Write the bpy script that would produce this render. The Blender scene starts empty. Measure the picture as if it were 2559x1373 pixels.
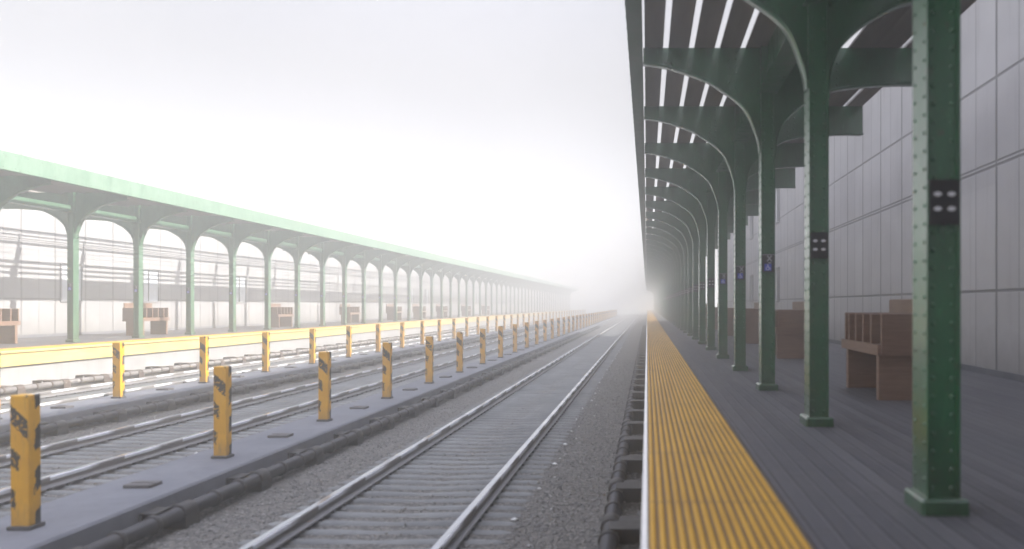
import bpy, math, random
from mathutils import Vector
random.seed(7)
R = math.radians
scene = bpy.context.scene
col = scene.collection

# ------------------------------------------------------------------ layout
CZ = 1.96                 # eye height above the ballast
HP = CZ - 1.0             # platform floor
HI = .29                  # top of the two low plinths
Y0, Y1 = -30.0, 146.0     # station starts behind the viewer and ends here
XC_R, XC_L = 1.42, -15.54 # column lines
XE_L = -14.10             # edge of the left platform (right platform edge is x = 0)
XW_R, XW_L = 4.90, -19.0  # station walls
STEP = 2.5
WALL_R_TOP = CZ + 5.98
WALL_L_TOP = CZ + 4.9

# ------------------------------------------------------------------ helpers
def tag(o, label=None, cat=None, group=None, kind=None):
    if label: o['label'] = label
    if cat: o['category'] = cat
    if group: o['group'] = group
    if kind: o['kind'] = kind
    return o

def empty(name, loc=(0, 0, 0), rz=0):
    o = bpy.data.objects.new(name, None)
    o.empty_display_size = .2
    o.location = loc
    o.rotation_euler = (0, 0, rz)
    col.objects.link(o)
    return o

class MB:
    """collects geometry and links it as one mesh object"""
    def __init__(s):
        s.v, s.f, s.mi, s.sm = [], [], [], []
    def face(s, idx, mi=0, smooth=False):
        s.f.append(idx); s.mi.append(mi); s.sm.append(smooth)
    def box(s, x0, x1, y0, y1, z0, z1, mi=0):
        b = len(s.v)
        s.v += [(x0, y0, z0), (x1, y0, z0), (x1, y1, z0), (x0, y1, z0), (x0, y0, z1), (x1, y0, z1), (x1, y1, z1), (x0, y1, z1)]
        for q in ((0, 3, 2, 1), (4, 5, 6, 7), (0, 1, 5, 4), (1, 2, 6, 5), (2, 3, 7, 6), (3, 0, 4, 7)):
            s.face([b + i for i in q], mi)
        return s
    def bbox(s, x0, x1, y0, y1, z0, z1, c=.01, mi=0):
        """box with chamfered vertical and top edges"""
        def ring(z, k):
            return [(x0 + k, y0, z), (x1 - k, y0, z), (x1, y0 + k, z), (x1, y1 - k, z), (x1 - k, y1, z), (x0 + k, y1, z), (x0, y1 - k, z), (x0, y0 + k, z)]
        def inner(z):
            return [(x0 + c, y0 + c, z), (x1 - c, y0 + c, z), (x1 - c, y0 + c, z), (x1 - c, y1 - c, z), (x1 - c, y1 - c, z), (x0 + c, y1 - c, z), (x0 + c, y1 - c, z), (x0 + c, y0 + c, z)]
        b = len(s.v)
        top = [(x0 + c, y0 + c, z1), (x1 - c, y0 + c, z1), (x1 - c, y1 - c, z1), (x0 + c, y1 - c, z1)]
        s.v += ring(z0, c) + ring(z1 - c, c) + top
        for i in range(8):
            j = (i + 1) % 8
            s.face([b + i, b + j, b + 8 + j, b + 8 + i], mi)
        t = b + 16
        s.face([b + 8, b + 9, t + 1, t], mi); s.face([b + 9, b + 10, t + 1], mi)
        s.face([b + 10, b + 11, t + 2, t + 1], mi); s.face([b + 11, b + 12, t + 2], mi)
        s.face([b + 12, b + 13, t + 3, t + 2], mi); s.face([b + 13, b + 14, t + 3], mi)
        s.face([b + 14, b + 15, t, t + 3], mi); s.face([b + 15, b + 8, t], mi)
        s.face([t, t + 1, t + 2, t + 3], mi); s.face([b + i for i in range(7, -1, -1)], mi)
        return s
    def extrude_y(s, prof, y0, y1, mi=0, smooth=False, mis=None, cuts=1):
        """closed profile of (x, z) swept along y"""
        n = len(prof); b = len(s.v)
        for k in range(cuts + 1):
            y = y0 + (y1 - y0) * k / cuts
            s.v += [(x, y, z) for x, z in prof]
        for k in range(cuts):
            for i in range(n):
                j = (i + 1) % n
                s.face([b + k * n + i, b + k * n + j, b + (k + 1) * n + j, b + (k + 1) * n + i], mis[i] if mis else mi, smooth)
        s.face([b + i for i in range(n - 1, -1, -1)], mi); s.face([b + cuts * n + i for i in range(n)], mi)
        return s
    def tube_y(s, cx, cz, r, y0, y1, n=14, mi=0, caps=True):
        b = len(s.v)
        for y in (y0, y1):
            for i in range(n):
                a = 2 * math.pi * i / n
                s.v.append((cx + r * math.cos(a), y, cz + r * math.sin(a)))
        for i in range(n):
            j = (i + 1) % n
            s.face([b + i, b + n + i, b + n + j, b + j], mi, True)
        if caps:
            s.face([b + i for i in range(n)], mi); s.face([b + 2 * n - 1 - i for i in range(n)], mi)
        return s
    def ring_y(s, cx, cz, r0, r1, y0, y1, n=18, mi=0):
        """a rounded collar round an axis along y"""
        pr = [(r0, y0), (r1 - .006, y0), (r1, y0 + .008), (r1, y1 - .008), (r1 - .006, y1), (r0, y1)]
        b = len(s.v); m = len(pr)
        for i in range(n):
            a = 2 * math.pi * i / n
            s.v += [(cx + r * math.cos(a), y, cz + r * math.sin(a)) for r, y in pr]
        for i in range(n):
            j = (i + 1) % n
            for k in range(m - 1):
                s.face([b + i * m + k, b + i * m + k + 1, b + j * m + k + 1, b + j * m + k], mi, True)
        return s
    def rivet(s, x, y, z, axis, r=.013, mi=0):
        """low dome on a face looking along axis: 'y-', 'x-', 'x+'"""
        n = 6; b = len(s.v)
        for rr, h in ((r, 0), (r * .72, r * .5)):
            for i in range(n):
                a = 2 * math.pi * i / n
                p, q = rr * math.cos(a), rr * math.sin(a)
                s.v.append((x + p, y - h, z + q) if axis == 'y-' else (x - h, y - p, z + q) if axis == 'x-' else (x + h, y + p, z + q))
        s.v.append((x, y - r * .7, z) if axis == 'y-' else (x - r * .7, y, z) if axis == 'x-' else (x + r * .7, y, z))
        for i in range(n):
            j = (i + 1) % n
            s.face([b + i, b + j, b + n + j, b + n + i], mi, True)
            s.face([b + n + i, b + n + j, b + 2 * n], mi, True)
        return s
    def build(s, name, mats, parent=None, loc=None):
        me = bpy.data.meshes.new(name)
        me.from_pydata(s.v, [], s.f)
        for m in (mats if isinstance(mats, (list, tuple)) else [mats]):
            me.materials.append(m)
        me.polygons.foreach_set('material_index', s.mi)
        me.polygons.foreach_set('use_smooth', s.sm)
        me.update()
        o = bpy.data.objects.new(name, me)
        col.objects.link(o)
        if parent: o.parent = parent
        if loc: o.location = loc
        return o

KIDS = {}
def copy_tree(o, parent=None):
    c = o.copy(); col.objects.link(c)
    c.parent = parent
    for ch in list(o.children):
        copy_tree(ch, c)
    return c

ONES = ['zeroth', 'first', 'second', 'third', 'fourth', 'fifth', 'sixth', 'seventh', 'eighth', 'ninth', 'tenth', 'eleventh', 'twelfth', 'thirteenth',
        'fourteenth', 'fifteenth', 'sixteenth', 'seventeenth', 'eighteenth', 'nineteenth']
TENS = {2: ('twenty', 'twentieth'), 3: ('thirty', 'thirtieth'), 4: ('forty', 'fortieth'), 5: ('fifty', 'fiftieth')}
def nth(n):
    if n < 20: return ONES[n]
    a, b = divmod(n, 10)
    return TENS[a][1] if b == 0 else TENS[a][0] + '-' + ONES[b]

# ------------------------------------------------------------------ materials
class NT:
    def __init__(s, name):
        s.m = bpy.data.materials.new(name); s.m.use_nodes = True
        s.t = s.m.node_tree; s.n = s.t.nodes; s.l = s.t.links
        s.b = s.n['Principled BSDF']
        s._pos = None
    def put(s, v, sock):
        if isinstance(v, bpy.types.NodeSocket): s.l.new(v, sock)
        elif isinstance(v, (tuple, list)) and len(v) == 3 and sock.type == 'RGBA': sock.default_value = (*v, 1)
        else: sock.default_value = v
    def pos(s, kind='world'):
        if kind == 'world':
            return s.n.new('ShaderNodeNewGeometry').outputs['Position']
        return s.n.new('ShaderNodeTexCoord').outputs['Object']
    def sep(s, v):
        n = s.n.new('ShaderNodeSeparateXYZ'); s.put(v, n.inputs[0]); return n.outputs
    def math(s, op, a, b=None, c=None, clamp=False):
        n = s.n.new('ShaderNodeMath'); n.operation = op; n.use_clamp = clamp
        s.put(a, n.inputs[0])
        if b is not None: s.put(b, n.inputs[1])
        if c is not None: s.put(c, n.inputs[2])
        return n.outputs[0]
    def scale(s, v, xyz):
        n = s.n.new('ShaderNodeMapping'); s.put(v, n.inputs['Vector']); n.inputs['Scale'].default_value = xyz
        return n.outputs[0]
    def noise(s, v, sc, det=4, rough=.55):
        n = s.n.new('ShaderNodeTexNoise'); s.put(v, n.inputs['Vector'])
        n.inputs['Scale'].default_value = sc; n.inputs['Detail'].default_value = det; n.inputs['Roughness'].default_value = rough
        return n.outputs['Fac']
    def voro(s, v, sc, out='Distance'):
        n = s.n.new('ShaderNodeTexVoronoi'); s.put(v, n.inputs['Vector']); n.inputs['Scale'].default_value = sc
        return n.outputs[out]
    def ramp(s, f, a, b, lo=0., hi=1.):
        n = s.n.new('ShaderNodeMapRange'); n.clamp = True
        s.put(f, n.inputs['Value'])
        for k, v in (('From Min', a), ('From Max', b), ('To Min', lo), ('To Max', hi)): n.inputs[k].default_value = v
        return n.outputs[0]
    def mix(s, f, a, b):
        n = s.n.new('ShaderNodeMix'); n.data_type = 'RGBA'
        s.put(f, n.inputs['Factor']); s.put(a, n.inputs[6]); s.put(b, n.inputs[7])
        return n.outputs[2]
    def bump(s, h, strength=.4, dist=.01):
        n = s.n.new('ShaderNodeBump'); s.put(h, n.inputs['Height'])
        n.inputs['Strength'].default_value = strength; n.inputs['Distance'].default_value = dist
        s.l.new(n.outputs[0], s.b.inputs['Normal'])
    def out(s, color=None, rough=None, metal=None, spec=None):
        if color is not None: s.put(color, s.b.inputs['Base Color'])
        if rough is not None: s.put(rough, s.b.inputs['Roughness'])
        if metal is not None: s.put(metal, s.b.inputs['Metallic'])
        if spec is not None: s.put(spec, s.b.inputs['Specular IOR Level'])
        return s.m

def line(nt, coord, period, w, off=0.):
    """1 on a joint line, 0 elsewhere"""
    f = nt.math('FRACT', nt.math('DIVIDE', nt.math('ADD', coord, off), period))
    d = nt.math('ABSOLUTE', nt.math('SUBTRACT', f, .5))
    return nt.ramp(d, .5 - w / period, .5 - .4 * w / period)

def m_green(name, a, b, rough=.3, coat=1.):
    nt = NT(name); p = nt.pos()
    n1 = nt.noise(nt.scale(p, (6, 6, 2.2)), 1.0, 5, .65)
    c = nt.mix(nt.ramp(n1, .35, .68), a, b)
    n2 = nt.noise(p, 17, 4, .65)
    c = nt.mix(nt.ramp(n2, .60, .74, 0, .8), c, (.06, .045, .032))
    sp = nt.noise(nt.scale(p, (9, 9, 1.6)), 3.0, 4, .7)
    c = nt.mix(nt.ramp(sp, .60, .72, 0, .45), c, tuple(min(1, v * 1.9 + .02) for v in b))
    z = nt.sep(p)[2]
    lowz = nt.ramp(nt.math('ADD', z, nt.math('MULTIPLY', nt.noise(p, 11, 4), -.8)), HP - .4, HP + .1, 1, 0)
    c = nt.mix(nt.math('MULTIPLY', lowz, .4), c, (.05, .038, .028))
    nt.bump(nt.noise(p, 34, 4), .35, .008)
    nt.b.inputs['Coat Weight'].default_value = coat; nt.b.inputs['Coat Roughness'].default_value = .22; nt.b.inputs['Coat IOR'].default_value = 1.75; nt.b.inputs['Specular IOR Level'].default_value = .25
    return nt.out(c, nt.ramp(n1, .3, .7, rough - .05, rough + .2))
M_GREEN = m_green('green paint', (.005, .075, .023), (.016, .12, .044))
M_GREEN_LIT = m_green('sunlit-tone green paint', (.045, .105, .06), (.08, .16, .095), .4, .3)  # green lightened to paint in the sunlight on the left canopy
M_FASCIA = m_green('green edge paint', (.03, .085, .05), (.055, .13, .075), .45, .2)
M_FASCIA_LIT = m_green('sunlit-tone green edge paint', (.095, .165, .11), (.15, .225, .163), .5, .1)  # paler copy of the edge green, standing in for sun on it

def m_roof():
    nt = NT('roof underside'); p = nt.pos()
    n = nt.noise(nt.scale(p, (8, .8, 8)), 1.2, 5)
    c = nt.mix(n, (.15, .13, .12), (.25, .22, .20))
    return nt.out(c, .75)
M_ROOF = m_roof()

def m_wall(name, off, k=1.):
    nt = NT(name); p = nt.pos(); x, y, z = nt.sep(p)
    big = nt.noise(nt.scale(p, (1, .5, .8)), .9, 5)
    streak = nt.noise(nt.scale(p, (1, 5, .35)), 1.0, 4)
    c = nt.mix(nt.ramp(big, .3, .7), (.265 * k, .258 * k, .26 * k), (.335 * k, .327 * k, .328 * k))
    c = nt.mix(nt.ramp(streak, .55, .8, 0, .35), c, (.20, .19, .185))
    c = nt.mix(nt.math('MULTIPLY', nt.ramp(nt.math('ADD', z, nt.math('MULTIPLY', nt.noise(p, 3.5, 4), -.7)), HP - .35, HP + .35, 1, 0), .55), c, (.13, .12, .11))
    c = nt.mix(nt.ramp(nt.noise(nt.scale(p, (1, 1.6, .5)), 2.1, 5, .7), .6, .8, 0, .3), c, (.2, .19, .185))
    wp = nt.n.new('ShaderNodeTexWhiteNoise'); wp.noise_dimensions = '2D'; cv = nt.n.new('ShaderNodeCombineXYZ')
    nt.put(nt.math('FLOOR', nt.math('DIVIDE', nt.math('SUBTRACT', y, off), .625)), cv.inputs[0]); nt.put(nt.math('FLOOR', nt.math('DIVIDE', nt.math('SUBTRACT', z, CZ + .2), 1.5)), cv.inputs[1])
    nt.put(cv.outputs[0], wp.inputs['Vector'])
    c = nt.mix(nt.math('MULTIPLY', wp.outputs['Value'], .28), c, (.19 * k, .185 * k, .19 * k))
    strong = line(nt, y, 1.25, .042, -off)
    faint = nt.math('MULTIPLY', line(nt, y, 1.25, .026, .62 - off), .5)
    h = nt.math('ADD', line(nt, z, 40, .03, -(CZ + .2)), nt.math('ADD', nt.math('ADD', line(nt, z, 40, .028, -(CZ + 1.96)), line(nt, z, 40, .022, -(CZ + 2.02))), line(nt, z, 40, .03, -(CZ + 3.2))), clamp=True)
    j = nt.math('MAXIMUM', nt.math('MAXIMUM', strong, faint), h)
    c = nt.mix(nt.math('MULTIPLY', j, .74), c, (.10, .095, .095))
    fine = nt.noise(p, 60, 3)
    nt.bump(nt.math('SUBTRACT', nt.math('MULTIPLY', fine, .15), j), .5, .012)
    return nt.out(c, .8)
M_WALL, M_WALL_R = m_wall('wall panels', .62), m_wall('right wall panels', .1, 1.6)  # right wall copy made paler, standing in for brightness of the haze

def m_floor():
    nt = NT('platform planks'); p = nt.pos(); x, y, z = nt.sep(p)
    row = nt.math('FLOOR', nt.math('DIVIDE', x, .105))
    wn = nt.n.new('ShaderNodeTexWhiteNoise'); wn.noise_dimensions = '1D'; nt.put(row, wn.inputs['W'])
    gr = nt.noise(nt.scale(p, (14, 1.1, 1)), 1.6, 6, .65)
    c = nt.mix(gr, (.07, .07, .078), (.15, .147, .157))
    c = nt.mix(nt.math('MULTIPLY', wn.outputs['Value'], .7), c, (.05, .048, .058))
    c = nt.mix(nt.ramp(nt.noise(p, .8, 4), .45, .75, 0, .35), c, (.135, .125, .12))
    g = line(nt, x, .105, .009)
    yy = nt.math('ADD', y, nt.math('MULTIPLY', wn.outputs['Value'], 3.1))
    g2 = nt.math('MAXIMUM', line(nt, yy, 1.25, .008), nt.math('MULTIPLY', line(nt, y, .625, .008), .45))
    j = nt.math('MAXIMUM', g, nt.math('MULTIPLY', g2, .8))
    c = nt.mix(nt.math('MULTIPLY', line(nt, x, .105, .006, .012), .5), c, (.21, .205, .215))
    c = nt.mix(nt.math('MULTIPLY', j, .75), c, (.022, .022, .026))
    nt.bump(nt.math('SUBTRACT', nt.math('MULTIPLY', gr, .3), j), .4, .006)
    return nt.out(c, nt.ramp(gr, .3, .7, .5, .7))
M_FLOOR = m_floor()

def m_concrete(name, a, b):
    nt = NT(name); p = nt.pos()
    n1 = nt.noise(p, 1.3, 6, .6); n2 = nt.noise(p, 45, 3)
    st = nt.noise(nt.scale(p, (7, 7, .7)), 1, 4)
    c = nt.mix(nt.ramp(n1, .3, .7), a, b)
    c = nt.mix(nt.ramp(st, .5, .8, 0, .4), c, tuple(v * .6 for v in a))
    c = nt.mix(nt.ramp(n2, .6, .75, 0, .3), c, tuple(v * .7 for v in a))
    nt.bump(n2, .3, .006)
    return nt.out(c, .8)
M_CONC = m_concrete('plinth concrete', (.10, .104, .12), (.155, .157, .175))
M_PWALL = m_concrete('platform wall concrete', (.25, .246, .244), (.32, .315, .312))
M_GROUND_BOUNCE = m_concrete('pale bounce ground', (.48, .475, .47), (.6, .595, .59))  # invented pale ground, bounces light up into the far haze
M_SLEEP = m_concrete('sleeper concrete', (.115, .117, .116), (.215, .217, .212))

def m_ballast():
    nt = NT('ballast'); p = nt.pos()
    v = nt.voro(p, 36, 'Color'); d = nt.voro(p, 36)
    s2 = nt.n.new('ShaderNodeSeparateColor'); nt.put(v, s2.inputs[0])
    c = nt.mix(s2.outputs[0], (.07, .066, .061), (.26, .24, .212))
    c = nt.mix(nt.ramp(nt.noise(p, .9, 5), .4, .7, 0, .4), c, (.15, .13, .105))
    c = nt.mix(nt.ramp(d, .25, .6, 0, .6), c, (.05, .047, .045))
    c = nt.mix(nt.ramp(nt.noise(p, 7, 3), .62, .72, 0, .4), c, (.11, .125, .13))
    nt.bump(nt.math('SUBTRACT', 1.0, d), .9, .02)
    return nt.out(c, .9)
M_BALLAST = m_ballast()

def m_stone():
    nt = NT('ballast stone'); oi = nt.noise(nt.pos(), 23, 2)
    c = nt.mix(nt.ramp(oi, .3, .7), (.07, .07, .068), (.28, .265, .245))
    return nt.out(c, .85)
M_STONE = m_stone()
nt = NT('pale stone'); M_PALE = nt.out(nt.mix(nt.noise(nt.pos(), 30), (.55, .54, .52), (.75, .74, .72)), .7)

def m_rail():
    nt = NT('rail steel'); p = nt.pos(); x, y, z = nt.sep(p)
    saw = nt.math('FRACT', nt.math('DIVIDE', y, 1.08))
    head = nt.ramp(z, .115, .118)
    nz = nt.noise(nt.scale(p, (3, 2, 6)), 1.5, 4)
    worn = nt.math('MULTIPLY', nt.ramp(nt.math('ADD', saw, nt.math('MULTIPLY', nz, .35)), .62, .82, 1, 0), head)
    c = nt.mix(nz, (.13, .12, .115), (.20, .185, .18))
    c = nt.mix(nt.ramp(z, .07, .075, .7, 0), c, (.20, .195, .20))
    c = nt.mix(nt.math('MULTIPLY', worn, .9), c, (.70, .71, .76))
    top = nt.ramp(z, .158, .1595)
    c = nt.mix(top, c, (.50, .52, .57))
    met = nt.math('MAXIMUM', nt.math('MULTIPLY', worn, .15), nt.math('MULTIPLY', top, .85))
    r = nt.math('SUBTRACT', nt.math('SUBTRACT', .6, nt.math('MULTIPLY', top, .33)), nt.math('MULTIPLY', worn, .12))
    return nt.out(c, r, met)
M_RAIL = m_rail()

def m_dark(name, a, b, rough=.5):
    nt = NT(name); p = nt.pos(); n = nt.noise(p, 8, 5)
    nt.bump(nt.noise(p, 70, 2), .15, .004)
    return nt.out(nt.mix(nt.ramp(n, .3, .7), a, b), nt.ramp(n, .3, .7, rough - .1, rough + .15))
M_PIPE = m_dark('conduit rubber', (.018, .018, .021), (.042, .038, .038), .42)
M_BRACK = m_dark('bracket steel', (.014, .0125, .012), (.03, .026, .024), .6)
M_PIPE_LIT = m_dark('sunlit-tone conduit', (.14, .13, .125), (.24, .22, .21), .6)  # left pipe: sunlight put into a paler copy of the conduit colour
M_BRACK_LIT = m_dark('sunlit-tone bracket', (.05, .036, .03), (.10, .072, .058), .7)  # left brackets: lighter brown copy, sunlight painted into the steel colour
M_FOOT = m_dark('bollard foot', (.03, .03, .032), (.06, .055, .055), .6)
M_COVER = m_dark('cover plate', (.05, .046, .045), (.10, .09, .088), .6)

def m_bollard():
    nt = NT('bollard paint'); p = nt.pos('obj'); x, y, z = nt.sep(p); w = nt.pos()
    u = nt.math('ADD', x, .07); d = nt.math('SUBTRACT', 1.0, z); v = nt.math('ADD', y, .055)
    rnd = nt.n.new('ShaderNodeObjectInfo').outputs['Random']
    nz = nt.noise(w, 26, 4, .7); nf = nt.noise(nt.scale(w, (60, 60, 18)), 1, 3)
    wob = nt.math('MULTIPLY', nt.math('SUBTRACT', nz, .5), .07)
    s = nt.math('ADD', nt.math('SUBTRACT', d, nt.math('MULTIPLY', u, .95)), wob)
    fr = nt.math('FRACT', nt.math('DIVIDE', nt.math('ADD', s, nt.math('ADD', .215, nt.math('MULTIPLY', rnd, .05))), .31))
    band = nt.math('LESS_THAN', fr, .46)
    lim = nt.math('ADD', nt.ramp(d, .32, .42, .16, .066), nt.ramp(d, .55, .75, 0, -.028))
    reach = nt.math('LESS_THAN', nt.math('ADD', u, nt.math('MULTIPLY', nt.math('SUBTRACT', nf, .5), .07)), lim)
    low = nt.math('LESS_THAN', d, .86)
    front = nt.math('MULTIPLY', nt.math('MULTIPLY', band, reach), low)
    # worn patches of yellow showing through the top band
    chip = nt.math('GREATER_THAN', nt.noise(w, 38, 3), nt.math('ADD', .34, nt.math('MULTIPLY', rnd, .12)))
    front = nt.math('MULTIPLY', front, chip)
    fr2 = nt.math('FRACT', nt.math('DIVIDE', nt.math('ADD', d, nt.math('ADD', wob, nt.math('MULTIPLY', v, .9))), .31))
    side = nt.math('MULTIPLY', nt.math('LESS_THAN', fr2, .55), nt.math('GREATER_THAN', nt.math('ADD', v, nt.math('MULTIPLY', nt.math('SUBTRACT', nf, .5), .08)), .055))
    nx = nt.sep(nt.n.new('ShaderNodeNewGeometry').outputs['Normal'])[0]
    isx = nt.math('GREATER_THAN', nt.math('ABSOLUTE', nx), .6)
    mk = nt.n.new('ShaderNodeMix'); nt.put(isx, mk.inputs['Factor']); nt.put(front, mk.inputs[2]); nt.put(side, mk.inputs[3])
    yel = nt.mix(nt.ramp(nt.noise(w, 5, 4), .3, .7), (.56, .27, .004), (.68, .35, .008))
    yel = nt.mix(nt.ramp(nt.noise(nt.scale(w, (30, 30, 5)), 1, 4), .58, .75, 0, .6), yel, (.26, .15, .05))
    yel = nt.mix(nt.math('MULTIPLY', nt.ramp(nt.math('ADD', z, nt.math('MULTIPLY', nf, .3)), .12, .4, 1, 0), .5), yel, (.22, .14, .06))
    c = nt.mix(mk.outputs[0], yel, (.028, .026, .024))
    return nt.out(c, .5)
M_BOLL = m_bollard()

def m_yellow(name, a, b, dirt, sc):
    nt = NT(name); p = nt.pos()
    c = nt.mix(nt.ramp(nt.noise(nt.scale(p, sc), 1.0, 5), .3, .7), a, b)
    c = nt.mix(nt.ramp(nt.noise(nt.scale(p, (20, 3, 20)), 1.0, 4, .7), .62, .74, 0, .6), c, dirt)
    c = nt.mix(nt.math('MULTIPLY', line(nt, nt.sep(p)[1], 1.22, .012), .7), c, (.09, .065, .04))
    return nt.out(c, .55)
M_RIDGE = m_yellow('tactile ridge yellow', (.42, .22, .012), (.55, .30, .02), (.30, .17, .03), (8, 1.5, 8))
M_GROOVE = m_dark('tactile groove grime', (.12, .10, .09), (.20, .155, .10), .8)

def m_board():
    nt = NT('edge board yellow'); p = nt.pos(); x, y, z = nt.sep(p)
    c = nt.mix(nt.ramp(nt.noise(nt.scale(p, (1, 1.2, 2)), 1.2, 5), .3, .7), (.46, .345, .11), (.54, .42, .17))
    f = nt.math('ABSOLUTE', nt.math('SUBTRACT', nt.math('FRACT', nt.math('DIVIDE', y, .62)), .5))
    drip = nt.math('MULTIPLY', nt.ramp(f, .0, .07, 1, 0), nt.ramp(nt.math('ADD', z, nt.math('MULTIPLY', nt.noise(p, 9, 3), .12)), HP - .28, HP + .02))
    drip = nt.math('MULTIPLY', drip, nt.ramp(nt.noise(p, 14, 3), .35, .6))
    c = nt.mix(nt.math('MULTIPLY', drip, .75), c, (.33, .25, .17))
    c = nt.mix(nt.math('MULTIPLY', line(nt, y, 1.24, .01), .5), c, (.3, .22, .1))
    return nt.out(c, .5)
M_BOARD = m_board()
nt = NT('edge nosing'); M_NOSE = nt.out(nt.mix(nt.noise(nt.pos(), 6), (.80, .80, .82), (.90, .90, .92)), .28, .35)

def m_wood():
    nt = NT('bench wood'); p = nt.pos()
    n = nt.noise(nt.scale(p, (2.2, 2.2, 26)), 1.4, 6, .65)
    big = nt.noise(p, 2.3, 3)
    c = nt.mix(nt.ramp(n, .3, .7), (.12, .064, .041), (.225, .13, .088))
    c = nt.mix(nt.ramp(big, .35, .7, 0, .35), c, (.25, .17, .12))
    nt.bump(n, .2, .004)
    return nt.out(c, .45)
M_WOOD = m_wood()
nt = NT('window frame'); M_FRAME = nt.out(nt.mix(nt.noise(nt.pos(), 9), (.17, .165, .17), (.24, .235, .24)), .5)
nt = NT('window glass'); M_GLASS = nt.out(nt.mix(nt.noise(nt.pos(), 1.5), (.42, .44, .47), (.54, .56, .59)), .12)
nt = NT('sign black'); M_SBLACK = nt.out(nt.mix(nt.noise(nt.pos(), 20), (.012, .012, .014), (.025, .022, .024)), .4)
nt = NT('sign white'); M_SWHITE = nt.out(nt.mix(nt.noise(nt.pos(), 20), (.62, .62, .66), (.74, .74, .78)), .5)
nt = NT('sign grey lettering'); M_SGREY = nt.out(nt.mix(nt.noise(nt.pos(), 20), (.34, .34, .37), (.42, .42, .45)), .5)
nt = NT('sign blue'); M_SBLUE = nt.out(nt.mix(nt.noise(nt.pos(), 20), (.04, .06, .42), (.06, .085, .5)), .45)

# ------------------------------------------------------------------ setting
GX, GY0, GY1 = 420., -60., 900.
g = MB(); g.v += [(-GX, GY0, -.02), (GX, GY0, -.02), (GX, GY1, -.02), (-GX, GY1, -.02)]; g.face([0, 1, 2, 3])
tag(g.build('ground', M_GROUND_BOUNCE), kind='structure')
g = MB(); g.v += [(-14.25, GY0 + 5, 0), (.2, GY0 + 5, 0), (.2, Y1 + 4, 0), (-14.25, Y1 + 4, 0)]; g.face([0, 1, 2, 3])
tag(g.build('track_bed', M_BALLAST), kind='structure')

def platform(side):
    """side +1: right platform with its edge at x = 0; -1: left platform"""
    e = 0. if side > 0 else XE_L
    w = (XW_R if side > 0 else XW_L) - e
    X = lambda d: e + side * d
    W = abs(w)
    def bx(mb, d0, d1, z0, z1, mi=0):
        a, b = sorted((X(d0), X(d1))); mb.box(a, b, Y0, Y1, z0, z1, mi)
    slab = MB(); bx(slab, .70, W, HP - .25, HP - .002)
    p = tag(slab.build('platform', M_FLOOR), kind='structure')
    wl = MB(); bx(wl, .12, .40, .0, HP - .36); wl.build('platform_wall', M_PWALL, p)
    bo = MB(); bx(bo, .03, .34, HP - .358, HP - .035); bo.build('edge_board', M_BOARD, p)
    # ridged strip: rows of ridges run along the edge
    st = MB(); prof = [(.0, -.03)]; mis = [1]
    n = 16; pt = .68 / n
    for k in range(n):
        a = .002 + k * pt
        prof += [(a, -.012), (a + .010, -.012), (a + .0155, -.001), (a + .0205, .002), (a + .0315, .002), (a + .0365, -.001), (a + .0415, -.012)]
        mis += [1, 0, 0, 0, 0, 0, 1]
    prof += [(.698, -.012), (.698, -.03)]; mis += [1, 1]
    prof = [(X(d), HP + z) for d, z in prof]
    if side > 0: prof, mis = prof[::-1], mis[::-1][1:] + [1]
    st.extrude_y(prof, Y0, Y1, 1, False, mis)
    st.build('tactile_strip', [M_RIDGE, M_GROOVE], p)
    no = MB(); pr = [(X(.0015), HP - .004), (X(-.026), HP - .03), (X(-.026), HP - .06), (X(.028), HP - .06), (X(.028), HP - .034), (X(.0015), HP - .031)]
    if side > 0: pr = pr[::-1]
    no.extrude_y(pr, Y0, Y1); no.build('edge_nosing', M_NOSE if side > 0 else M_BOARD, p)
    return p
platform(1); platform(-1)

def plinth(x0, x1):
    m = MB(); c = .02
    m.extrude_y([(x0, 0), (x1, 0), (x1, HI - c), (x1 - c, HI), (x0 + c, HI), (x0, HI - c)], Y0, 113.)
    return tag(m.build('kerb_island', M_CONC), kind='structure')
plinth(-5.10, -4.25); plinth(-9.93, -9.05)

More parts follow.
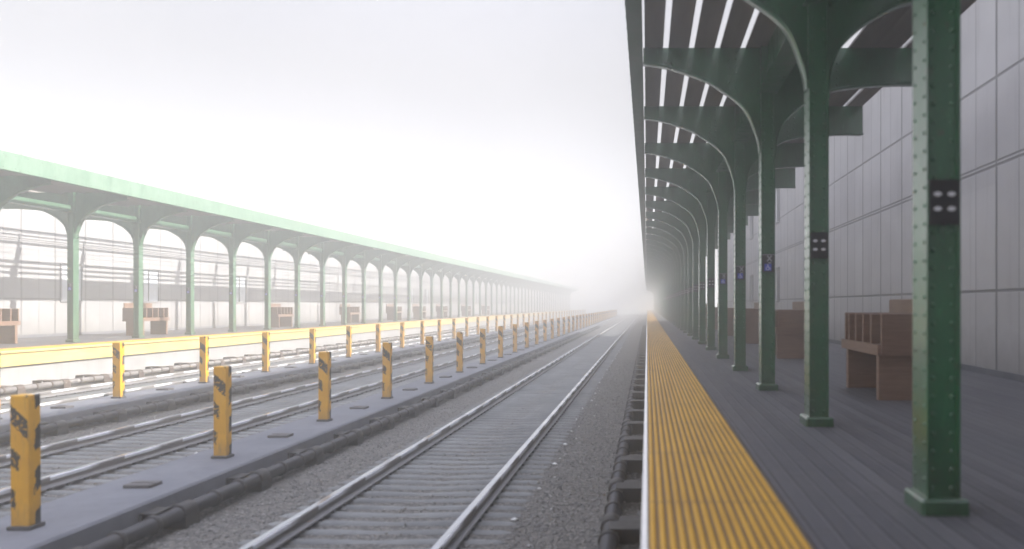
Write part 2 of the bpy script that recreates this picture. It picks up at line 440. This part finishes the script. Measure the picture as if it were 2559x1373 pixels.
# ------------------------------------------------------------------ tracks
def track(xc, near_joint=False, label=''):
    t = empty('railway_track', (xc, 0, 0)); tag(t, label, 'railway track')
    prof = [(-.07, .045), (.07, .045), (.07, .056), (.016, .068), (.011, .08), (.011, .108), (.034, .118), (.036, .15), (.028, .16), (-.028, .16), (-.036, .15), (-.034, .118), (-.011, .108), (-.011, .08), (-.016, .068), (-.07, .056)]
    for dx in (-.71, .71):
        m = MB(); m.extrude_y([(x + dx, z) for x, z in prof], Y0, Y1); r = m.build('rail', M_RAIL, t)
        if near_joint and dx > 0:
            j0 = MB(); j0.box(dx + .037, dx + .06, -.05, .05, .07, .135); j0.box(dx + .06, dx + .085, -.022, .022, .085, .12)
            jo = j0.build('joint_clamp', M_BRACK, r); jo.location.y = 9.74
            for k in range(1, 20):
                c = jo.copy(); col.objects.link(c); c.parent = r; c.location.y = 9.74 + STEP * k
    def sleeper(mb, y):
        pr = [(-1.13, -.002), (-1.04, .018), (-.6, .030), (-.25, .022), (0, .012), (.25, .022), (.6, .030), (1.04, .018), (1.13, -.002)]
        b = len(mb.v)
        for x, z in pr:
            mb.v += [(x, y - .068, -.02), (x, y - .05, z - .016), (x, y - .02, z), (x, y + .02, z), (x, y + .05, z - .016), (x, y + .068, -.02)]
        for i in range(len(pr) - 1):
            o = b + 6 * i
            for k in range(5): mb.face([o + k, o + k + 6, o + k + 7, o + k + 1], 0, True)
        for dx in (-.71, .71):
            for q in (-1, 1): mb.box(*sorted((dx + q * .056, dx + q * .088)), y - .016, y + .016, .02, .05, 1)
        mb.face([b + k for k in range(6)]); e = b + 6 * (len(pr) - 1); mb.face([e + k for k in range(5, -1, -1)])
    s = MB(); sleeper(s, 0); first = s.build('sleeper', [M_SLEEP, M_BRACK], t)
    # first sleeper in view for this track
    y = 3.2 if xc > -4 else (7.0 if xc > -9 else 11.2)
    first.location.y = y
    for k in range(1, 98):
        c = first.copy(); col.objects.link(c); c.parent = t; c.location.y = y + .25 * k
        c.location.z = random.uniform(-.004, .004)
    rest = MB(); yy = y + .25 * 98
    while yy < Y1 - .2: sleeper(rest, yy); yy += .25
    yy = y - .25
    while yy > Y0 + .2: sleeper(rest, yy); yy -= .25
    tag(rest.build('sleeper_run', [M_SLEEP, M_BRACK], t), kind='stuff')
track(-2.28, label='railway track in shade running beside the right platform edge')
track(-7.01, label='railway track between the two bollard rows')
track(-11.82, True, label='sunlit railway track beside the yellow edged left platform')

# loose ballast stones, among them pale ones lying beside the sleepers
def stone(mb, x, y, z, r, mi):
    b = len(mb.v); q = random.random
    ax = [r * (.7 + .7 * q()) for _ in range(6)]
    a = q() * 6.28; ca, sa = math.cos(a), math.sin(a)
    for p in ((ax[0], 0, 0), (-ax[1], 0, 0), (0, ax[2], 0), (0, -ax[3], 0), (0, 0, ax[4] * .7), (0, 0, -ax[5] * .7)):
        mb.v.append((x + p[0] * ca - p[1] * sa, y + p[0] * sa + p[1] * ca, z + p[2]))
    for f in ((0, 2, 4), (2, 1, 4), (1, 3, 4), (3, 0, 4), (2, 0, 5), (1, 2, 5), (3, 1, 5), (0, 3, 5)):
        mb.face([b + i for i in f], mi)
sm = MB()
def strew(n, x0, x1, ya, yb):
    for _ in range(n):
        y = ya + (yb - ya) * random.random() ** 1.7
        stone(sm, random.uniform(x0, x1), y, .006, random.uniform(.010, .021), 0)
strew(5200, -1.2, -.05, 3.2, 26); strew(2600, -4.05, -3.3, 3.6, 26); strew(1500, -3.3, -1.2, 3.2, 22)
strew(1700, -5.95, -5.12, 6.5, 26); strew(1200, -8.95, -8.0, 8, 26); strew(700, -8.1, -5.9, 7, 22); strew(700, -13.9, -12.9, 12, 30)
for xx, ya, yb in ((-1.17, 4.2, 34), (-5.86, 8.3, 34)):
    y = ya
    while y < yb:
        stone(sm, xx + random.uniform(-.05, .05), y + random.uniform(-.08, .08), .016, random.uniform(.02, .03), 1)
        if random.random() < .5: stone(sm, xx + random.uniform(.05, .3), y + .5 + random.uniform(-.2, .2), .012, .012, 1)
        y += 1.16
tag(sm.build('ballast_stones', [M_STONE, M_PALE]), kind='stuff')

# ------------------------------------------------------------------ conduits
def conduit(x, wx, label, y0, y1=62., mp=None, mk=None):
    """pipe along the track held to the wall face wx by brackets"""
    mp, mk = mp or M_PIPE, mk or M_BRACK
    d = 1 if wx > x else -1
    t = empty('conduit', (x, 0, 0)); tag(t, label, 'conduit')
    zc, r = .125, .066
    m = MB(); m.tube_y(0, zc, r, y0 - 1, y1); m.build('pipe', mp, t)
    a = abs(wx - x)
    bk = MB(); x0, x1 = sorted((-d * .085, d * a))
    bk.box(x0, x1, -.10, .10, .0, zc - .02); bk.box(*sorted((d * .045, d * a)), -.10, .10, zc - .02, zc + .05)
    bk.ring_y(0, zc, r, .086, -.09, .09)
    cp = MB(); cp.ring_y(0, zc, r, .084, -.02, .02)
    hk = MB(); hk.ring_y(0, zc, r, .084, -.022, .022)
    xa, xb = sorted((0, d * a)); hk.box(xa, xb, .02, .24, zc + r + .006, zc + r + .022); hk.box(*sorted((d * (a - .02), d * a)), .02, .24, zc + r - .06, zc + r + .006)
    protos = ((bk, 'bracket', 0., mk), (cp, 'coupling', .44, mk), (hk, 'hook_plate', .85, mk))
    for mb, nm, off, mat in protos:
        f = mb.build(nm, mat, t); k = 0; yy = y0 + off; f.location.y = yy
        while yy + 1.25 < y1:
            yy += 1.25; c = f.copy(); col.objects.link(c); c.parent = t; c.location.y = yy
conduit(-.30, .12, 'black conduit on brackets along the foot of the right platform', 2.25)
conduit(-4.12, -4.25, 'black conduit along the shaded side of the near plinth', 3.9)
conduit(-8.92, -9.05, 'dark conduit in the shade of the far plinth beside the middle track', 8.4)
conduit(-13.80, -14.22, 'sunlit conduit along the foot of the yellow edged left platform', 13.3, 62., M_PIPE_LIT, M_BRACK_LIT)

# ------------------------------------------------------------------ bollards and cover plates
def bollard_row(x, ys, where):
    proto = None
    for i, y in enumerate(ys):
        if proto is None:
            m = MB(); m.bbox(-.07, .07, -.055, .055, .03, 1.0, .006); o = m.build('striped_bollard', M_BOLL)
            f = MB(); f.bbox(-.088, .088, -.073, .073, 0, .03, .006); f.build('foot', M_FOOT, o); proto = o
        else: o = copy_tree(proto)
        o.location = (x, y, HI); o.rotation_euler = (random.uniform(-.006, .006), random.uniform(-.006, .006), random.uniform(-.03, .03))
        tag(o, 'yellow and black bollard on the %s, %s from the front' % (where, nth(i + 1)), 'bollard', 'worn striped bollards on the two plinths')
def cover_row(x, ys, where):
    proto = None
    for i, y in enumerate(ys):
        if proto is None:
            m = MB(); m.bbox(-.125, .125, -.09, .09, 0, .032, .008)
            m.box(-.10, .10, -.012, .012, .032, .037); o = proto = m.build('cover_plate', M_COVER)
        else: o = copy_tree(proto)
        o.location = (x, y, HI)
        tag(o, 'flat dark cover plate on the %s, between its %s and %s bollards' % (where, nth(i + 1), nth(i + 2)), 'cover plate', 'cover plates on the two plinths')
b2 = [5.40 + STEP * k for k in range(43)]
b1 = [10.45 + STEP * k for k in range(41)]
bollard_row(-4.655, b2, 'shaded near plinth'); bollard_row(-9.5, b1, 'sunlit far plinth')
cover_row(-4.655, [y + 1.25 for y in b2[:26]], 'shaded near plinth'); cover_row(-9.5, [y + 1.25 for y in b1[:20]], 'sunlit far plinth')

# ------------------------------------------------------------------ canopies
def smooth(pts, n=5):
    out = []
    for i in range(len(pts) - 1):
        p0, p1, p2, p3 = pts[max(i - 1, 0)], pts[i], pts[i + 1], pts[min(i + 2, len(pts) - 1)]
        for k in range(n):
            t = k / n
            out.append(tuple(.5 * (2 * b + (c - a) * t + (2 * a - 5 * b + 4 * c - d) * t * t + (3 * b - a - 3 * c + d) * t ** 3) for a, b, c, d in zip(p0, p1, p2, p3)))
    return out + [pts[-1]]
ARM_TRACK = smooth([(.08, 1.80), (.103, 1.96), (.21, 2.25), (.335, 2.41), (.543, 2.56), (.75, 2.68), (1.164, 2.82), (1.465, 2.87)])
ARM_WALL = smooth([(.08, 1.72), (.095, 1.88), (.125, 2.02), (.19, 2.16), (.346, 2.32), (.48, 2.41), (.717, 2.53), (1.0, 2.585), (1.5, 2.62), (1.88, 2.62)])
ZR = CZ + 3.05            # underside of the roof
def arm_mesh(curve, s):
    """plate arm on side s (+1: towards +x) with a bottom flange and rivets"""
    mb = MB(); pts = [(s * x, CZ + h) for x, h in curve]; n = len(pts)
    tw = .011
    for y in (-tw, tw):
        b = len(mb.v)
        for x, z in pts: mb.v += [(x, y, z), (x, y, ZR - .004)]
        for i in range(n - 1):
            q = [b + 2 * i, b + 2 * i + 2, b + 2 * i + 3, b + 2 * i + 1]
            if (y > 0) == (s > 0): q = q[::-1]
            mb.face(q)
    xe, ze = pts[-1]
    b = len(mb.v); mb.v += [(xe, -tw, ze), (xe, tw, ze), (xe, tw, ZR - .004), (xe, -tw, ZR - .004)]
    mb.face([b, b + 1, b + 2, b + 3] if s > 0 else [b + 3, b + 2, b + 1, b])
    # bottom flange
    b = len(mb.v); fw, ft = .07, .014
    for i, (x, z) in enumerate(pts):
        a = pts[max(i - 1, 0)]; c = pts[min(i + 1, n - 1)]
        tx, tz = c[0] - a[0], c[1] - a[1]; L = math.hypot(tx, tz) or 1
        nx, nz = (tz / L, -tx / L) if s > 0 else (-tz / L, tx / L)
        ox, oz = x + nx * ft, z + nz * ft
        mb.v += [(x, -fw, z), (x, fw, z), (ox, fw, oz), (ox, -fw, oz)]
    for i in range(n - 1):
        o = b + 4 * i
        for k in range(4):
            q = [o + k, o + (k + 1) % 4, o + 4 + (k + 1) % 4, o + 4 + k]
            mb.face(q if s < 0 else q[::-1], 0, True)
    # end stiffener, splice plate and rivets
    def zc(xx): return min((abs(abs(x) - xx), z) for x, z in pts)[1]
    for xx in ((.37, .45) if len(curve) == len(ARM_TRACK) else (.74, .83)):
        z = zc(xx) + .05
        while z < ZR - .04: mb.rivet(s * xx, -tw, z, 'y-', .014); z += .085
    for xx in [.2 + .12 * k for k in range(int((abs(xe) - .25) / .12))]:
        z = zc(xx) + .035
        if z < ZR - .06: mb.rivet(s * xx, -tw, z, 'y-', .009)
    return mb

def column_mesh():
    mb = MB(); zt = CZ + 2.5
    for s in (-1, 1):
        mb.box(*sorted((s * .066, s * .08)), -.095, .095, HP, ZR - .006)
    for y0, y1 in ((-.078, -.066), (.066, .078)):
        mb.box(-.066, .066, y0, y1, HP, ZR - .006)
    z = HP + .12
    while z < zt - .05:
        for x in (-.046, .046): mb.rivet(x, -.078, z, 'y-', .0135)
        for y in (-.06, .06): mb.rivet(-.08, y, z + .04, 'x-', .011); mb.rivet(.08, y, z + .04, 'x+', .011)
        z += .088
    return mb

def canopy(xc, s, ys, label, paint, edge_paint):
    """s: direction of the track seen from the columns (-1 right canopy, +1 left canopy)"""
    t = empty('platform_canopy', (xc, 0, 0)); tag(t, label, 'canopy')
    c0 = column_mesh().build('column', paint, t)
    bp = MB(); bp.bbox(-.115, .115, -.125, .125, HP, HP + .075, .012); bp.build('base_plate', paint, c0)
    arm_mesh(ARM_TRACK, s).build('bracket', paint, c0)
    arm_mesh(ARM_WALL, -s).build('bracket', paint, c0)
    c0.location.y = ys[0]
    for y in ys[1:]:
        c = copy_tree(c0, t); c.location.y = y
    # edge channel over the track
    def sb(mb, a, b, z0, z1, mi=0): mb.box(*sorted((s * a, s * b)), Y0, Y1 + .3, z0, z1, mi)
    f = MB(); sb(f, 1.624, 1.636, CZ + 2.94, CZ + 3.34); sb(f, 1.47, 1.624, CZ + 2.94, CZ + 2.953); sb(f, 1.52, 1.624, CZ + 3.328, CZ + 3.34)
    y = Y0 + .3
    while y < 60:
        for zz in (3.0, 3.28):
            f.rivet(s * 1.636, y, CZ + zz, 'x-' if s < 0 else 'x+', .014)
        y += .31
    f.build('fascia', edge_paint, t)
    gd = MB(); sb(gd, -.12, .12, CZ + 2.50, CZ + 2.514)
    sb(gd, -.011, .011, CZ + 2.514, CZ + (2.69 if s > 0 else ZR - CZ - .01)); 
    gd.build('girder', paint, t)
    return t

def roof_strip(t, a, b, s, zb=ZR, th=.03, arch=.02, seg=6):
    """one roof board running the length of the canopy, arched across"""
    m = MB(); a, b = sorted((s * a, s * b)); pr = []
    for i in range(seg + 1): u = i / seg; pr.append((a + (b - a) * u, zb + arch * math.sin(math.pi * u)))
    for i in range(seg, -1, -1): u = i / seg; pr.append((a + (b - a) * u, zb + th + arch * math.sin(math.pi * u)))
    m.extrude_y(pr, Y0, Y1 + .2); return m.build('roof_board', M_ROOF, t)

yr = [3.54 + STEP * k for k in range(-4, 57)]
cr = canopy(XC_R, -1, yr, 'dark riveted green canopy with slotted roof over the right platform', M_GREEN, M_FASCIA)
# distances are measured from the column line towards the track (negative: towards the wall)
edges = [(1.448, 1.23)] + [(1.164 - .306 * k, .924 - .306 * k) for k in range(4)]
edges += [(-.06, -.30), (-.301, -.59), (-.591, -.87), (-.98, -1.27), (-1.271, -1.58), (-1.645, -1.88)]
for a, b in edges: roof_strip(cr, a, b, -1)
yl = [17.0 + STEP * k for k in range(-3, 52)]
cl = canopy(XC_L, 1, yl, 'pale hazy green canopy over the left platform beyond the tracks', M_GREEN_LIT, M_FASCIA_LIT)
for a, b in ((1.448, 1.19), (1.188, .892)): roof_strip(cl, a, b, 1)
def louvre(t, dx, h, w=.14, zt=ZR + .12):
    """sloping roof slat of vertical thickness h falling towards the wall"""
    m = MB(); x = dx + w / 2
    m.extrude_y([(x, zt), (x - w, zt - .55 * w), (x - w, zt - .55 * w - h), (x, zt - h)], Y0, Y1 + .2)
    return m.build('roof_slat', M_ROOF, t)
for dx, h in ((.72, .06), (.39, .075), (.09, .075), (-.24, .10), (-.62, .012), (-.90, .012), (-1.26, .09), (-1.46, .012), (-1.66, .05), (-1.80, .02), (-1.96, .08)): louvre(cl, dx, h)

# ------------------------------------------------------------------ station walls
def station_wall(xw, s, top, label, wins, ye):
    """s: +1 wall faces -x (right), -1 wall faces +x (left)"""
    m = MB(); m.box(*sorted((xw, xw + s * .35)), Y0 - 6, ye, 0, top)
    w = m.build('station_wall', M_WALL if s < 0 else M_WALL_R); tag(w, label, 'wall')
    k = MB(); k.box(*sorted((xw, xw - s * .02)), Y0, ye, HP - .002, HP + .09); k.build('skirting', M_CONC, w)
    for y0, y1, z0, z1 in wins:
        fr = MB(); a, b = sorted((xw - s * .002, xw - s * .045)); q = .045
        fr.box(a, b, y0, y0 + q, z0, z1); fr.box(a, b, y1 - q, y1, z0, z1)
        fr.box(a, b, y0 + q, y1 - q, z0, z0 + q); fr.box(a, b, y0 + q, y1 - q, z1 - q, z1)
        fr.box(a, b, y0 + .3, y0 + .33, z0 + q, z1 - q)
        fo = fr.build('window', M_FRAME, w)
        pa = MB(); pa.box(*sorted((xw - s * .002, xw - s * .016)), y0 + q, y1 - q, z0 + q, z1 - q); pa.build('pane', M_GLASS, fo)
wr = [(y, y + .85, CZ + .13, CZ + 1.42) for y in (26.6, 33.2)] + [(y, y + .85, CZ + 3.08, CZ + 4.4) for y in (26.6, 33.2)]
wl = [(y, y + .9, CZ + .1, CZ + 1.37) for y in (15.8, 23.3, 27.1, 33.2, 57.6, 61.6, 80, 95)]
station_wall(XW_R, 1, WALL_R_TOP, 'tall pale grey panelled wall in shade behind the right platform', wr, 46.5)
station_wall(XW_L, -1, WALL_L_TOP, 'sunlit white panelled wall striped by canopy shadows behind the left platform', wl, Y1)

# ------------------------------------------------------------------ benches
def make_bench():
    t = empty('bench')
    for y in (.10, 1.25):
        m = MB(); m.bbox(.03, .58, y - .04, y + .04, 0, .50, .006); m.build('leg', M_WOOD, t)
    m = MB(); m.box(.04, .60, .04, 1.36, .502, .545); m.build('seat', M_WOOD, t)
    m = MB(); m.bbox(0, .038, .0, 1.40, .475, .585, .006); m.build('front_rail', M_WOOD, t)
    for y in (.0, 1.36):
        m = MB(); m.bbox(.04, .62, y, y + .038, .47, .91, .006); m.build('end_panel', M_WOOD, t)
    for k in range(1, 5):
        y = k * 1.4 / 5
        m = MB(); m.bbox(.012, .57, y - .02, y + .02, .588, .905, .006); m.build('armrest', M_WOOD, t)
    m = MB(); m.bbox(.575, .615, .04, 1.358, .55, 1.07, .008); m.build('backrest', M_WOOD, t)
    return t
bench0 = make_bench(); used = False
for side, ys in ((1, (7.5, 13.4, 18.65, 23.4, 29.2, 36.0, 43.5, 52.0)), (-1, (17.5, 23.4, 32.1, 39.9, 47.0, 52.3, 58.1, 66.0, 74.0))):
    for i, y in enumerate(ys):
        b = copy_tree(bench0) if used else bench0; used = True
        if side > 0: b.location = (2.40, y, HP)
        else: b.location = (-16.43, y + 1.4, HP); b.rotation_euler = (0, 0, math.pi)
        tag(b, 'wooden bench with armrest dividers on the %s platform, %s from the front' % ('right' if side > 0 else 'left', nth(i + 1)), 'bench', 'wooden benches along the two platforms')

# ------------------------------------------------------------------ column signs
def bar(mb, p, q, w, y0, y1):
    (x0, z0), (x1, z1) = p, q; L = math.hypot(x1 - x0, z1 - z0); nx, nz = -(z1 - z0) / L * w / 2, (x1 - x0) / L * w / 2
    b = len(mb.v); c = [(x0 + nx, z0 + nz), (x0 - nx, z0 - nz), (x1 - nx, z1 - nz), (x1 + nx, z1 + nz)]
    mb.v += [(x, y0, z) for x, z in c] + [(x, y1, z) for x, z in c]
    mb.face([b, b + 1, b + 2, b + 3]); mb.face([b + 7, b + 6, b + 5, b + 4])
    for i in range(4): j = (i + 1) % 4; mb.face([b + i, b + 4 + i, b + 4 + j, b + j])
def disc(mb, cx, cz, rx, rz, y0, y1, n=14):
    b = len(mb.v)
    for y in (y0, y1):
        for i in range(n): a = 2 * math.pi * i / n; mb.v.append((cx + rx * math.cos(a), y, cz + rz * math.sin(a)))
    mb.face([b + i for i in range(n)])
    for i in range(n): j = (i + 1) % n; mb.face([b + i, b + n + i, b + n + j, b + j])
def sign_base():
    t = empty('column_sign')
    m = MB(); m.bbox(-.072, .072, -.006, 0, 0, .215, .002); m.build('panel', M_SBLACK, t); return t
def sign_marks():
    t = sign_base(); y = -.0095
    m = MB()
    for x in (-.033, .033):
        for z in (.075, .145): disc(m, x, z, .019, .011, y, -.006)
    m.build('reflector_dots', M_SWHITE, t); return t
def sign_access():
    t = sign_base(); y = -.009
    m = MB(); m.box(-.072, .072, y, -.006, .203, .208); m.build('top_line', M_SGREY, t)
    m = MB(); bar(m, (-.012, .128), (.04, .195), .013, y, -.006); bar(m, (-.012, .195), (.04, .128), .013, y - .0008, -.006); m.build('letter', M_SGREY, t)
    m = MB(); m.box(.0, .035, y, -.006, .105, .116); m.build('small_lettering', M_SGREY, t)
    m = MB(); m.box(-.045, .036, y, -.006, .018, .098); bl = m.build('blue_square', M_SBLUE, t)
    m = MB(); y1 = y - .0022
    cx, cz, r = -.008, .046, .019
    for i in range(13):   # wheel: an arc open to the upper right
        a0, a1 = R(110 + i * 19), R(110 + (i + 1) * 19)
        bar(m, (cx + r * math.cos(a0), cz + r * math.sin(a0)), (cx + r * math.cos(a1), cz + r * math.sin(a1)), .0062, y1, y)
    disc(m, -.007, .089, .006, .006, y1, y, 10)
    bar(m, (-.007, .082), (-.003, .055), .008, y1 - .0003, y); bar(m, (-.003, .055), (.015, .053), .007, y1 - .0006, y); bar(m, (.015, .055), (.023, .032), .006, y1 - .0009, y); bar(m, (-.005, .07), (.009, .068), .005, y1 - .0012, y)
    m.build('wheelchair_mark', M_SWHITE, bl); return t
pm, pa = sign_marks(), sign_access(); first = {id(pm): True, id(pa): True}
def put_sign(kind, x, y, lab, grp):
    p = pa if kind else pm
    if first[id(p)]: o = p; first[id(p)] = False
    else: o = copy_tree(p)
    o.location = (x, y - .0965, CZ + .385); tag(o, lab, 'sign', grp)
for k in range(0, 24):
    acc = 2 <= k <= 4
    put_sign(acc, XC_R, 3.54 + STEP * k, 'black sign with %s on the right platform, on its %s column' % ('blue wheelchair mark' if acc else 'four pale dots', nth(k + 1)), 'signs on the right platform columns')
for k in range(0, 12):
    put_sign(True, XC_L, 19.5 + STEP * k, 'hazy sign with blue wheelchair mark on the left platform, on its %s column' % nth(k + 1), 'signs on the left platform columns')

# ------------------------------------------------------------------ haze, sky, sun, camera
HZ = 0.021
hz = MB(); hz.box(-GX - 20, GX + 20, GY0 - 20, GY1 + 20, -1.0, WALL_R_TOP + .6)
hm = bpy.data.materials.new('haze'); hm.use_nodes = True; ht = hm.node_tree; ht.nodes.clear()
ho = ht.nodes.new('ShaderNodeOutputMaterial'); pv = ht.nodes.new('ShaderNodeVolumePrincipled')
pv.inputs['Color'].default_value = (.998, .992, .98, 1); pv.inputs['Density'].default_value = HZ; pv.inputs['Anisotropy'].default_value = .8
ht.links.new(pv.outputs[0], ho.inputs['Volume'])
tag(hz.build('haze', hm), kind='stuff')

d = Vector((-1, -.12, -.55)).normalized()
SUN_EL = math.asin(-d.z); SUN_AZ = math.atan2(-d.x, -d.y)
w = bpy.data.worlds.new('World'); scene.world = w; w.use_nodes = True
wt = w.node_tree; bg = wt.nodes['Background']
sky = wt.nodes.new('ShaderNodeTexSky'); sky.sky_type = 'NISHITA'; sky.sun_disc = False
sky.sun_elevation = SUN_EL; sky.sun_rotation = SUN_AZ; sky.dust_density = 4; sky.air_density = 1; sky.ozone_density = 1
hs = wt.nodes.new('ShaderNodeHueSaturation'); hs.inputs['Saturation'].default_value = .5
wt.links.new(sky.outputs[0], hs.inputs['Color'])
tc = wt.nodes.new('ShaderNodeTexCoord'); nz = wt.nodes.new('ShaderNodeTexNoise'); nz.inputs['Scale'].default_value = 2.2; nz.inputs['Detail'].default_value = 6
wt.links.new(tc.outputs['Generated'], nz.inputs['Vector'])
mr = wt.nodes.new('ShaderNodeMapRange'); mr.inputs['From Min'].default_value = .3; mr.inputs['From Max'].default_value = .7; mr.inputs['To Min'].default_value = .72; mr.inputs['To Max'].default_value = .88
wt.links.new(nz.outputs['Fac'], mr.inputs['Value'])
mx = wt.nodes.new('ShaderNodeMix'); mx.data_type = 'RGBA'
wt.links.new(mr.outputs[0], mx.inputs['Factor']); wt.links.new(hs.outputs[0], mx.inputs[6]); mx.inputs[7].default_value = (7.05, 6.93, 7.15, 1)
# sky boosted overhead, out of view, to fill the shaded haze
sx = wt.nodes.new('ShaderNodeSeparateXYZ'); wt.links.new(tc.outputs['Generated'], sx.inputs[0])
zr = wt.nodes.new('ShaderNodeMapRange'); zr.interpolation_type = 'SMOOTHSTEP'
for k, v in (('From Min', .38), ('From Max', .9), ('To Min', 1.), ('To Max', 3.4)): zr.inputs[k].default_value = v
wt.links.new(sx.outputs['Z'], zr.inputs['Value'])
vm = wt.nodes.new('ShaderNodeVectorMath'); vm.operation = 'SCALE'
hr = wt.nodes.new('ShaderNodeMapRange'); hr.interpolation_type = 'SMOOTHSTEP'   # pale brightening towards the horizon
for k, v in (('From Min', .0), ('From Max', .30), ('To Min', 1.6), ('To Max', .80)): hr.inputs[k].default_value = v
wt.links.new(sx.outputs['Z'], hr.inputs['Value'])
pm_ = wt.nodes.new('ShaderNodeMath'); pm_.operation = 'MULTIPLY'; wt.links.new(zr.outputs[0], pm_.inputs[0]); wt.links.new(hr.outputs[0], pm_.inputs[1])
wt.links.new(mx.outputs[2], vm.inputs[0]); wt.links.new(pm_.outputs[0], vm.inputs['Scale'])
bl = wt.nodes.new('ShaderNodeMix'); bl.data_type = 'RGBA'; bl.blend_type = 'MULTIPLY'   # blue tint added to the overhead boost to cool the shade
bz = wt.nodes.new('ShaderNodeMapRange')
for k, v in (('From Min', .3), ('From Max', .7), ('To Min', 0.), ('To Max', 1.)): bz.inputs[k].default_value = v
wt.links.new(sx.outputs['Z'], bz.inputs['Value']); wt.links.new(bz.outputs[0], bl.inputs['Factor'])
wt.links.new(vm.outputs[0], bl.inputs[6]); bl.inputs[7].default_value = (.90, .955, 1.12, 1)
wt.links.new(bl.outputs[2], bg.inputs['Color']); bg.inputs['Strength'].default_value = .053

sl = bpy.data.lights.new('sun', 'SUN'); sl.energy = 5.0; sl.angle = R(.5); sl.color = (1, .965, .91)
so = bpy.data.objects.new('sun', sl); so.rotation_euler = d.to_track_quat('-Z', 'Y').to_euler(); so.location = (30, 0, 40); col.objects.link(so)

cam = bpy.data.cameras.new('camera'); co = bpy.data.objects.new('camera', cam); col.objects.link(co)
cam.sensor_width = 36; cam.lens = 36 * 1800 / 2559
cam.shift_x = (1279.5 - 1617) / 2559; cam.shift_y = (763 - 686.5) / 2559
co.location = (0, 0, CZ); co.rotation_euler = (R(90), 0, 0)
cam.clip_start = .05; cam.clip_end = 5000
cam.dof.use_dof = True; cam.dof.focus_distance = 45; cam.dof.aperture_fstop = 1.15
scene.camera = co

vs = scene.view_settings
scene.display_settings.display_device = 'sRGB'
vs.view_transform = 'Standard'; vs.look = 'None'; vs.exposure = 1.57; vs.gamma = 1
scene.cycles.use_denoising = True
scene.cycles.max_bounces = 24; scene.cycles.volume_bounces = 20; scene.cycles.diffuse_bounces = 4; scene.cycles.glossy_bounces = 3
